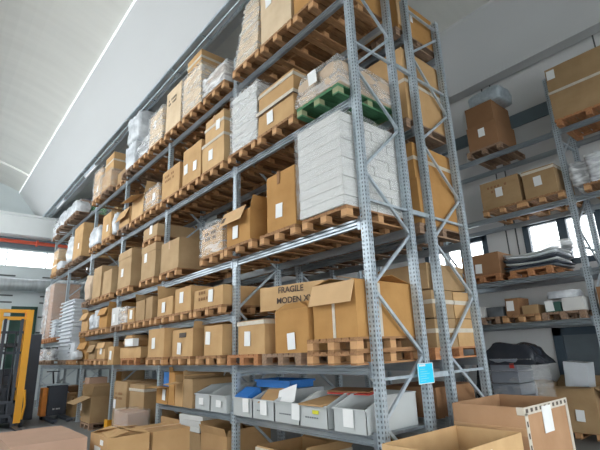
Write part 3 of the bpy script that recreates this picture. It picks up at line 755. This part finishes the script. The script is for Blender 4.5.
# ================= floor row =================
def fl_pal(xc, label, m='woodd', y=-.1): return pallet(xc, y, .001, label, m, 0, True)
fl_pal(-6.4, 'wooden pallet behind the pale square carton', y=.02); fl_pal(-7.5, 'wooden pallet under tall closed floor cartons')
carton(-8.15, .0, .147, .85, .8, 1.02, 'tall closed floor carton with print and white tag', 4, 'pl', lab=(.08, .5))
carton(-7.25, .05, .147, .85, .85, .98, 'wide floor carton right of the printed one', 4, 'T')
carton(-6.72, -.42, .001, .78, .4, .66, 'pale square carton at the foot of the rack', 'card_pink', 'v') 
fl_pal(-9.6, 'wooden pallet under the flapped open floor carton', 'woodd', -.2)
carton(-10.05, -.18, .147, .78, .7, .62, 'open floor carton with pale flap hanging forward', 4, 'o', flaps={'f': (-.35, .42), 'l': 1.2, 'b': 1.2, 'r': 1.1})
carton(-10.15, .66, .147, .95, .45, .75, 'low carton behind the flapped floor carton', 4, '')
carton(-10.1, .66, .147 + .765, .42, .45, .5, 'orange-brown carton stacked behind the flapped floor carton', 5, '')
carton(-9.66, .66, .147 + .765, .6, .45, .46, 'paler carton stacked beside the orange-brown one', 3, '')
carton(-11.05, .1, .001, .42, .5, 1.18, 'tall grey-brown board carton leaning by the upright', 'card_pink', '')
carton(-11.9, .2, .001, .6, .6, 1.05, 'tall closed carton behind the black pallet truck', 4, 'L')
carton(-15.1, .1, .001, .9, .8, .8, 'brown carton under the far tray stack', 'card_dark', '')
carton(-13.2, .2, .001, .8, .6, .6, 'brown crumpled carton on the far floor', 1, 'o')
# under the bin shelf
carton(-2.2, .0, .001, 1.0, .8, .50, 'open floor carton edged with printed tape, nearest bay', 0, 'oT', flaps={'b': (.5, .2), 'r': (1.3, .1)})
o = tray(.62, .5, .42).build('plastic_crate', M['charcoal']); o.location = (-1.10, .1, .001); tag(o, 'dark blue slotted crate under the bin shelf', 'crate')
o = tray(.62, .5, .44).build('plastic_crate', M['yellow']); o.location = (-.72 + .3, .12, .001); o.scale.x = .55; tag(o, 'bright yellow plastic crate under the bin shelf', 'crate')
o.location = (-.44, .1, .001)
carton(-3.75, -.02, .001, .80, .8, .52, 'floor carton with torn ragged rim under the bins', 1, 'o', flaps={'f': (1.2, .12), 'l': (1.3, .15), 'r': (1.2, .1)})
carton(-4.62, .02, .001, .78, .8, .46, 'floor carton under a pile of white printed boxes', 4, '')
for i in range(3):
    slab('printed_box', ['lowest', 'middle', 'topmost'][i] + ' of three flat white printed boxes under the bin shelf', 'box', 'whitec', -4.2, .25, .475 + i * .085, .72, .5, .08, (0, 0, .05 * i))
carton(-5.5, .05, .001, .8, .8, .6, 'plain floor carton at left end under bin shelf', 1, 'o', flaps={})

# ================= back rack loads =================
def bput(lv, x0, x1, h, look, cm=0, opt='', d=.98, pal=True, base=0, y=YC2 - .06, **kw):
    z = ZL[lv] + .001
    if pal: pallet((x0 + x1) / 2, YC2 - .12, z, 'back-row pallet under the ' + look, 'woodd', 0, x0 > -3, w=max(.8, x1 - x0)); 
    lb = look if len(look.split()) > 9 else look + ', back rack'
    return carton(x0, y, z + .146 + base, x1 - x0, d, h, lb, cm, opt, **kw)
r = bput(1, -.98, -.08, .62, 'orange carton with pale left panel on the top shelf', 5, 'S', d=1.0)
q = MB(); q.box(.915, .92, .0, .34, .05, .58); q.build('pale_panel', M['card_in'], r)
r = bput(2, -.98, -.08, 1.22, 'large orange carton on the second shelf', 0, 's', d=1.04)
bput(3, -.98, -.06, .66, 'lower big orange carton on the middle shelf', 5, '', d=1.04)
carton(-.95, YC2 - .05, ZL[3] + .147 + .675, .86, 1.02, .55, 'upper orange carton crossed by white tape, middle shelf, back rack', 5, 's')
for i, (yy, ww) in enumerate(((YC2 - .05, .5), (YC2 + .47, .53))):
    for j in range(2):
        r = carton(-.9, yy, ZL[5] + .146 + j * .37, .84, ww - .01, .358, ['left', 'right'][i] + ' ' + ['lower', 'upper'][j] + ' tan carton of the back rack block above the bins', 4 if i == 0 else 0, 's')
        if i == 0:
            q = MB()
            q.tube((.845, .20, .18), (.858, .20, .18), .075, 20); q.build('round_mark', M['ink'], r)
pallet(-.48, YC2 - .12, ZL[5] + .001, 'back-row pallet under the tan carton block', 'woodr', 0, True, w=.86)
carton(-.9, YC2 - .03, ZL[5] + .146 + .75, .8, .9, .33, 'topmost wide carton of the back rack block above the bins', 4, 'd')
bput(6, -.95, -.15, .36, 'dark brown carton at bin height', 'card_dark', '', d=.9, pal=False, base=-.143)
carton(-.95, YC2 + .0, .001, .85, .85, .5, 'brown carton on the floor under the back rack end', 'card_dark', 'o', flaps={'f': .4})
k = 0
for b_ in range(5):
    for lv in (1, 2, 3, 5):
        for j, off in enumerate((-.47, -1.4, -2.33)):
            if b_ == 0 and j == 0: continue
            if (b_ * 5 + lv * 3 + j * 2) % 4 == 0 or (b_ > 1 and j == 1): continue
            h = .45 + .4 * (((b_ * 7 + lv * 5 + j * 3) % 5) / 5)
            xc = -P * b_ + off
            bput(lv, xc - .38, xc + .38, h, ['left', 'middle', 'right'][2 - j] + ' carton of the ' + BAYN[b_] + ' ' + {1: 'top', 2: 'upper', 3: 'middle', 5: 'lower'}[lv] + ' shelf', (b_ + lv + j) % 5, 't' if j else '')

# ================= cyan notice on the end frame =================
o = thing('notice_sign', 'small cyan notice sheet fixed to the end frame', 'sign', (.075, .62, 1.30))
q = MB(); q.box(0, .006, 0, .30, 0, .225); q.build('sheet', M['cyan'], o)
q = MB()
for (a, b_, c_, d_) in ((0, .3, 0, .008), (0, .3, .217, .225), (0, .008, 0, .225), (.292, .3, 0, .225)): q.box(.006, .008, a, b_, c_, d_)
q.box(.006, .008, .03, .15, .19, .21); q.build('border', M['paper'], o)
q = MB()
for i in range(6): q.box(.006, .0072, .04, .14 + .02 * (i * 3 % 5), .03 + i * .025, .037 + i * .025)
q.build('faded_lines', mat('pale_cyan', (.25, .70, .82), .5), o)
M['cyan'].node_tree.nodes['Principled BSDF'].inputs['Roughness'].default_value = .6

# ================= foreground cartons =================
pallet(.74, -.46, .001, 'pallet under the nearest open carton')
r = carton(.40, -.46, .147, .68, 1.20, .755, 'wide open carton nearest the viewer, beside end frame', 2, 'o', flaps={}, name='cardboard_box')
q = MB(); q.box(.20, .42, -.006, -.0, .5, .70); q.build('paper_note', M['paper'], r)
q = MB(); q.box(.681, .685, .30, .62, .46, .70); q.build('paper_note', M['paper'], r)
heap(.62, .1, .156, .4, .4, .28, 'crumpled film inside the nearest open carton', 'filmw', 81, 'film')
pallet(.72, .86, .001, 'pallet under the big open carton behind the nearest one')
r = carton(.31, .86, .147, .77, 1.06, .955, 'big open carton with printed tape and paper note', 7, 'o', flaps={})
q = MB(); q.box(-.003, .77, -.004, 0, .70, .77); q.build('tape', M['tape'], r)
q = MB(); q.box(.772, .776, .0, 1.06, .885, .957); q.box(.772, .776, -.003, .06, .1, .9); q.box(.70, .774, -.004, 0, .885, .957); q.box(.772, .776, 1.0, 1.06, .3, .9); q.build('printed_tape', M['tapew'], r)
q = MB()
for i in range(10): q.box(.776, .777, .03 + i * .105, .08 + i * .105, .905, .94)
for i in range(7): q.box(.776, .777, .015, .045, .15 + i * .105, .20 + i * .105)
q.build('tape_print', M['ink'], r)
q = MB(); q.box(.776, .781, .38, .60, .68, .93); q.build('paper_note', M['paper'], r)
# left foreground
pallet(-3.25, -1.78, .001, 'pallet under the two foreground cartons', 'wood')
r = carton(-3.63, -1.74, .147, .72, .53, .60, 'foreground carton with loosely closed top and white labels', 0, 'o', flaps={'l': (2.95, .3), 'r': (3.0, .3), 'f': (2.95, .26), 'b': (2.9, .26)})
q = MB(); q.box(.22, .46, -.006, 0, .36, .47); q.box(.44, .55, -.006, 0, .50, .56); q.build('shipping_label', M['paper'], r)
r = carton(-3.62, -1.17, .147, .72, .53, .60, 'closed taped foreground carton behind the labelled one', 1, 'tl', lab=(.7, .6))
r = carton(-4.72, -2.72, .10, 1.42, .85, .65, 'long pinkish-brown foreground carton at the left edge', 'card_pink', '')
q = MB()
for y in (-2.6, -2.0): q.box(-4.6, -3.4, y, y + .1, 0, .1)
tag(q.build('timber_bearer', M['wood']), 'pair of timber bearers under the long pinkish carton', 'timber')
q = MB(); q.box(-.25, .25, -.2, .2, 0, .62); o = q.build('grey_box', M['binp'], None, .01); o.location = (-4.25, -1.25, 0.001); tag(o, 'grey plastic box between the foreground cartons and rack', 'box')
o.scale = (.6, .6, .75)

# ================= wall rack on the right =================
wr = thing('pallet_rack', 'galvanised rack against the right wall beneath the windows', 'rack')
WY0, WD = 5.5, 1.0; ZR = {1: 5.80, 2: 4.36, 3: 2.97, 4: 2.09}
XU = [.5 + P, .5, .5 - P, .5 - 2 * P]
BR3 = brace_meshes(WD)
UPR2 = UPR; 
for x in XU: add_frame(wr, x, WY0, WD, BR3)
for i, x in enumerate(XU[1:]):
    for z in ZR.values():
        for (y, f_) in ((WY0 + .012, False), (WY0 + WD - .012, True)):
            o = bpy.data.objects.new('load_beam', BEAM); o.location = (x + P / 2, y, z)
            if f_: o.rotation_euler = (0, 0, PI)
            link(o, wr)
def wput(lv, x0, x1, h, look, cm=0, opt='', d=.95, pal=True, base=0, y=None, m='wood', **kw):
    y = WY0 - .12 if y is None else y
    if pal: pallet((x0 + x1) / 2, WY0 - .16, ZR[lv] + .001, 'pallet under the ' + look, m, 0, True, w=max(.8, x1 - x0))
    lb = look + ', wall rack'
    return carton(x0, y, ZR[lv] + .146 + base, x1 - x0, d, h, lb, cm, opt, **kw)
wput(1, -1.28, -.60, .60, 'lower red-brown carton with white sticker', 'card_dark', 'l', m='woodd', lab=(.4, .6))
carton(-1.26, WY0 - .1, ZR[1] + .146 + .615, .64, .85, .48, 'upper red-brown carton on the wall rack top', 'card_dark', '')
heap(-1.2, WY0 - .06, ZR[1] + .146 + 1.10, .8, .7, .34, 'grey bundle topmost on the red-brown cartons', 'steel', 91, 'bundle')
wput(1, .56, 1.75, 1.15, 'large olive-brown carton crossed with tape', 4, 'sl', d=1.0, m='woodr', lab=(.02, .85))
put2 = wput(2, -1.18, -.34, .62, 'carton pair with lettering and slots', 4, 'lp', lab=(.4, .5))
wput(2, -.26, .36, .60, 'taped carton with large white note', 4, 'Tl', lab=(.35, .5))
heap(.58, WY0 - .12, ZR[2] + .147, .34, .9, .5, 'grey film bundle beside the white parcel, wall rack', 'filmw', 93, 'bundle')
carton(.95, WY0 - .14, ZR[2] + .147, .8, .8, .5, 'white wrapped parcel on the wall rack', 'white', 'W')
pallet(1.2, WY0 - .16, ZR[2] + .001, 'pallet under the white wrapped parcel', 'wood')
wput(3, -1.85, -1.02, .46, 'red-brown carton with pale label', 'card_dark', 'l', lab=(.35, .3), m='woodr')
# folded sheets pile
pallet(-.42, WY0 - .16, ZR[3] + .001, 'pallet under the sagging pile of folded sheets', 'woodr')
for i in range(7):
    bm = bmesh.new(); bmesh.ops.create_grid(bm, x_segments=14, y_segments=6, size=.5)
    for v in bm.verts:
        x, y = v.co.x, v.co.y
        sag = .10 * (x * 2) ** 2 * (1 if i < 4 else .5) * (i / 6)
        v.co = Vector((x * (1.0 + .04 * math.sin(i * 2)), y * .9, sag + .012 * nz((x, y, i), 3, i)))
    bmesh.ops.solidify(bm, geom=bm.faces[:], thickness=.03)
    o = bm_obj(bm, 'folded_sheet', [M['steeld'], M['charcoal'], M['binp'], M['charcoal'], M['steeld'], M['white'], M['binp']][i], None, True)
    o.location = (-.42, WY0 + .34, ZR[3] + .18 + i * .045); o.rotation_euler = (0, 0, .05 * math.sin(i * 4))
    tag(o, 'folded sheet in the sagging pile on the wall rack', 'sheet', 'folded sheets in the sagging pile')
heap(-.25, WY0 + .0, ZR[3] + .50, .6, .7, .14, 'white film spread over the folded sheets', 'filmw', 95, 'film')
# small cartons on the lowest wall shelf
sm = [(-1.75, -1.5, .22, 'whitec', 'small carton with white note at the left end'), (-1.46, -1.12, .2, 'steeld', 'dark blue-grey tub'), (-1.05, -.78, .34, 'card_dark', 'upright brown carton with white note'), (-.72, -.42, .17, 'card4', 'small low tan carton'), (-.30, -.02, .18, 'greend', 'dark green carton with white sheet'), (.02, .38, .24, 'whitec', 'white printed carton by the upright')]
for a, b_, h, m_, lb in sm:
    carton(a, WY0 - .1, ZR[4] + .146, b_ - a, .5, h, lb + ', lowest wall shelf', m_, 'l' if 'note' in lb or 'sheet' in lb else '', lab=(.1, .5))
for xc, mm in ((-1.55, 'woodd'), (-.75, 'wood'), (.02, 'woodd')): pallet(xc, WY0 - .16, ZR[4] + .001, {-1.55: 'dark pallet under the blue-grey tub', -.75: 'light pallet under the small tan carton', .02: 'dark pallet under the dark green carton'}[xc], mm, 0, True, w=.74)
heap(-.25, WY0 - .08, ZR[4] + .147 + .24, .55, .4, .15, 'white crumpled paper on the lowest wall shelf', 'whitebag', 96, 'paper')
carton(.62, WY0 - .1, ZR[4] + .02, .6, .8, .5, 'red-brown carton right of the wall rack upright', 'card_dark', '')
# wrapped grey cases under black film, near the wall
r = thing('wrapped_cases', 'grey cases under black plastic on the floor by the wall', 'stack of cases', (-1.22, 4.5, .147))
for i in range(6):
    q = MB(); q.box(.12, .62, 0, .6, i * .215, i * .215 + .205); q.box(.11, .63, -.01, .61, i * .215 + .17, i * .215 + .205); q.build('case', M['case'], r, .01)
film(r, .9, .75, 1.25, 'filmt', 97, (.9, .9))
bm = grid_box(1.12, .8, .36, 9, .02, .09, 98, (.5, .6)); fl = [f for f in bm.faces if all(v.co.z < .001 for v in f.verts)]; bmesh.ops.delete(bm, geom=fl, context='FACES')
o = bm_obj(bm, 'black_cover', M['blackbag'], r, True); o.location = (-.12, -.04, 1.18)
bm = grid_box(.3, .7, 1.25, 8, .02, .07, 99, (.5, .8)); o = bm_obj(bm, 'black_cover', M['blackbag'], r, True); o.location = (-.28, 0, 0)
q = MB(); q.box(.5, .58, -.03, -.02, 1.12, 1.2); q.build('red_tag', M['red'], r)
pallet(-.82, 4.35, .001, 'pallet under the grey cases with black plastic', 'woodd')
# open carton with white box by the door
pallet(-.22, 5.6, .001, 'pallet under the open brown carton by the door')
carton(-.70, 5.4, .147, .95, .95, .76, 'open brown carton by the door with spread flaps', 4, 'oL', flaps={'f': (-.15, .16), 'l': (.25, .22), 'r': (-.6, .35), 'b': (.4, .3)})
carton(-.42, 5.95, .60, .40, .4, .72, 'white box sticking out of the open brown carton', 'white', '', ry=.08)
q = MB(); q.box(-.32, .2, -.3, .3, 0, .32)

# ================= forklift (reach truck) =================
fk = thing('forklift', 'yellow forklift mast with dark body parked at the far left', 'forklift', (-11.5, -1.78, 0))
for s in (-1, 1):
    q = MB(); y = s * .36; q.box(-.06, .10, y - .085, y + .085, .12, 3.1); q.box(-.12, -.06, y - .10, y + .10, .12, 3.1); q.build('mast_rail', M['amber'], fk)
    q = MB(); y = s * .20; q.box(-.03, .05, y - .035, y + .035, .15, 2.85); q.build('inner_rail', M['charcoal'], fk)
    q = MB(); q.tube((.0, s * .10, .2), (0, s * .10, 1.5), .04, 10); q.tube((.0, s * .10, 1.5), (0, s * .10, 2.5), .02, 10); q.build('lift_cylinder', M['black'], fk)
    q = MB(); q.box(.08, 1.15, s * .28 - .06, s * .28 + .06, .03, .075); q.box(.05, .09, s * .28 - .06, s * .28 + .06, .03, .7); q.build('fork', M['charcoal'], fk)
    q = MB(); q.tube((-1.0, s * .42 - .06, .16), (-1.0, s * .42 + .06, .16), .16, 20); q.build('wheel', M['black'], fk)
    q = MB(); q.tube((-.0, s * .47 - .05, .10), (-.0, s * .47 + .05, .10), .10, 18); q.build('wheel', M['black'], fk)
q = MB()
for z, m_ in ((3.02, 0), (2.82, 0)): q.box(-.08, .04, -.36, .36, z, z + .09)
q.build('mast_crossbar', M['amber'], fk)
for z in (2.45, 1.9, .95):
    q = MB(); q.box(-.1, -.05, -.33, .33, z, z + .07); q.build('crossbar', M['charcoal'], fk)
q = MB(); q.box(.02, .09, -.4, .4, .28, .36); q.box(.02, .09, -.4, .4, .62, .70)
for y in (-.38, -.13, .13, .38): q.box(.02, .07, y - .03, y + .03, .28, .7)
q.build('fork_carriage', M['charcoal'], fk)
q = MB(); q.box(-1.35, -.15, -.48, .48, .12, 1.0); q.box(-1.35, -.75, -.48, .48, 1.0, 1.35); q.build('chassis', M['charcoal'], fk, .04)
q = MB(); q.box(-1.25, -.75, -.49, .49, .35, .75); q.build('side_panel', M['amber'], fk, .02)
q = MB()
for s in (-1, 1): q.bar((-1.3, s * .42, 1.3), (-1.2, s * .42, 2.1), .05, .05); q.bar((-.2, s * .42, 1.0), (-.25, s * .42, 2.1), .05, .05)
q.box(-1.25, -.2, -.46, .46, 2.1, 2.16)
for i in range(7): q.box(-1.2 + .14 * i, -1.17 + .14 * i, -.42, .42, 2.16, 2.2)
q.build('overhead_guard', M['black'], fk)
q = MB(); q.box(-.9, -.5, -.25, .25, .98, 1.1); q.box(-1.0, -.88, -.25, .25, 1.1, 1.5); q.build('seat', M['black'], fk, .03)
q = MB(); q.path([(.1, .46, .2), (.1, .5, .55), (.1, .46, .95)], .03); q.build('hose', M['amber'], fk)
for (x, y) in ((-11.2, -.95),):
    g_ = thing('battery_cabinet', 'dark blue-grey cabinet between the forklift mast and rack', 'cabinet', (x - 2.2, y - .1, 0))
    q = MB(); q.box(-.4, .4, -.28, .28, 0, 2.5); q.build('body', M['charcoal'], g_, .02)
    q = MB(); q.box(.4, .41, -.24, .24, 1.3, 2.4); q.build('door', M['charcoal'], g_)
# pallet truck
pt = thing('pallet_truck', 'low black and orange pallet truck parked by the rack', 'pallet truck', (-12.5, -.33, 0))
q = MB(); q.box(-.35, 0, -.18, .36, .10, .95); q.build('battery_body', M['charcoal'], pt, .03)
q = MB(); q.box(-.36, .005, -.34, -.185, .10, .90); q.build('side_panel', M['orange'], pt, .02)
q = MB(); q.box(-.38, .03, -.36, .38, .95, .99); q.build('top_cover', M['steel'], pt, .01)
q = MB()
for s in (-1, 1): q.box(.0, 1.15, s * .2 - .08, s * .2 + .08, .04, .10)
q.build('fork_pair', M['charcoal'], pt)
q = MB()
for s in (-1, 1): q.tube((-.2, s * .25 - .04, .09), (-.2, s * .25 + .04, .09), .09, 16); q.tube((1.0, s * .2 - .04, .04), (1.0, s * .2 + .04, .04), .04, 12)
q.build('wheels', M['black'], pt)
q = MB(); q.bar((-.3, 0, .95), (-.55, 0, 1.35), .04, .04); q.bar((-.55, -.18, 1.35), (-.55, .18, 1.35), .03, .03); q.build('steering_handle', M['black'], pt)
q = MB()
for i in range(7):
    if i != 2: q.box(.001, .004, -.02 + i * .03, .0 + i * .03, .26, .30)
q.build('white_lettering', M['paper'], pt)

# ------------------------------------------------------------------ light
w = bpy.data.worlds.new('sky'); scn.world = w; w.use_nodes = True
bg = w.node_tree.nodes['Background']; bg.inputs[0].default_value = (.94, .98, 1.0, 1); bg.inputs[1].default_value = 4.0
def area(name, loc, rot, sx, sy, e, c=(1, 1, 1)):
    l = bpy.data.lights.new(name, 'AREA'); l.shape = 'RECTANGLE'; l.size = sx; l.size_y = sy; l.energy = e; l.color = c
    o = link(bpy.data.objects.new(name, l)); o.location = loc; o.rotation_euler = rot; return o
scn.view_settings.view_transform = 'Standard'; scn.view_settings.look = 'None'; scn.view_settings.gamma = 1
scn.view_settings.exposure = .75
scn.view_settings.use_curve_mapping = False
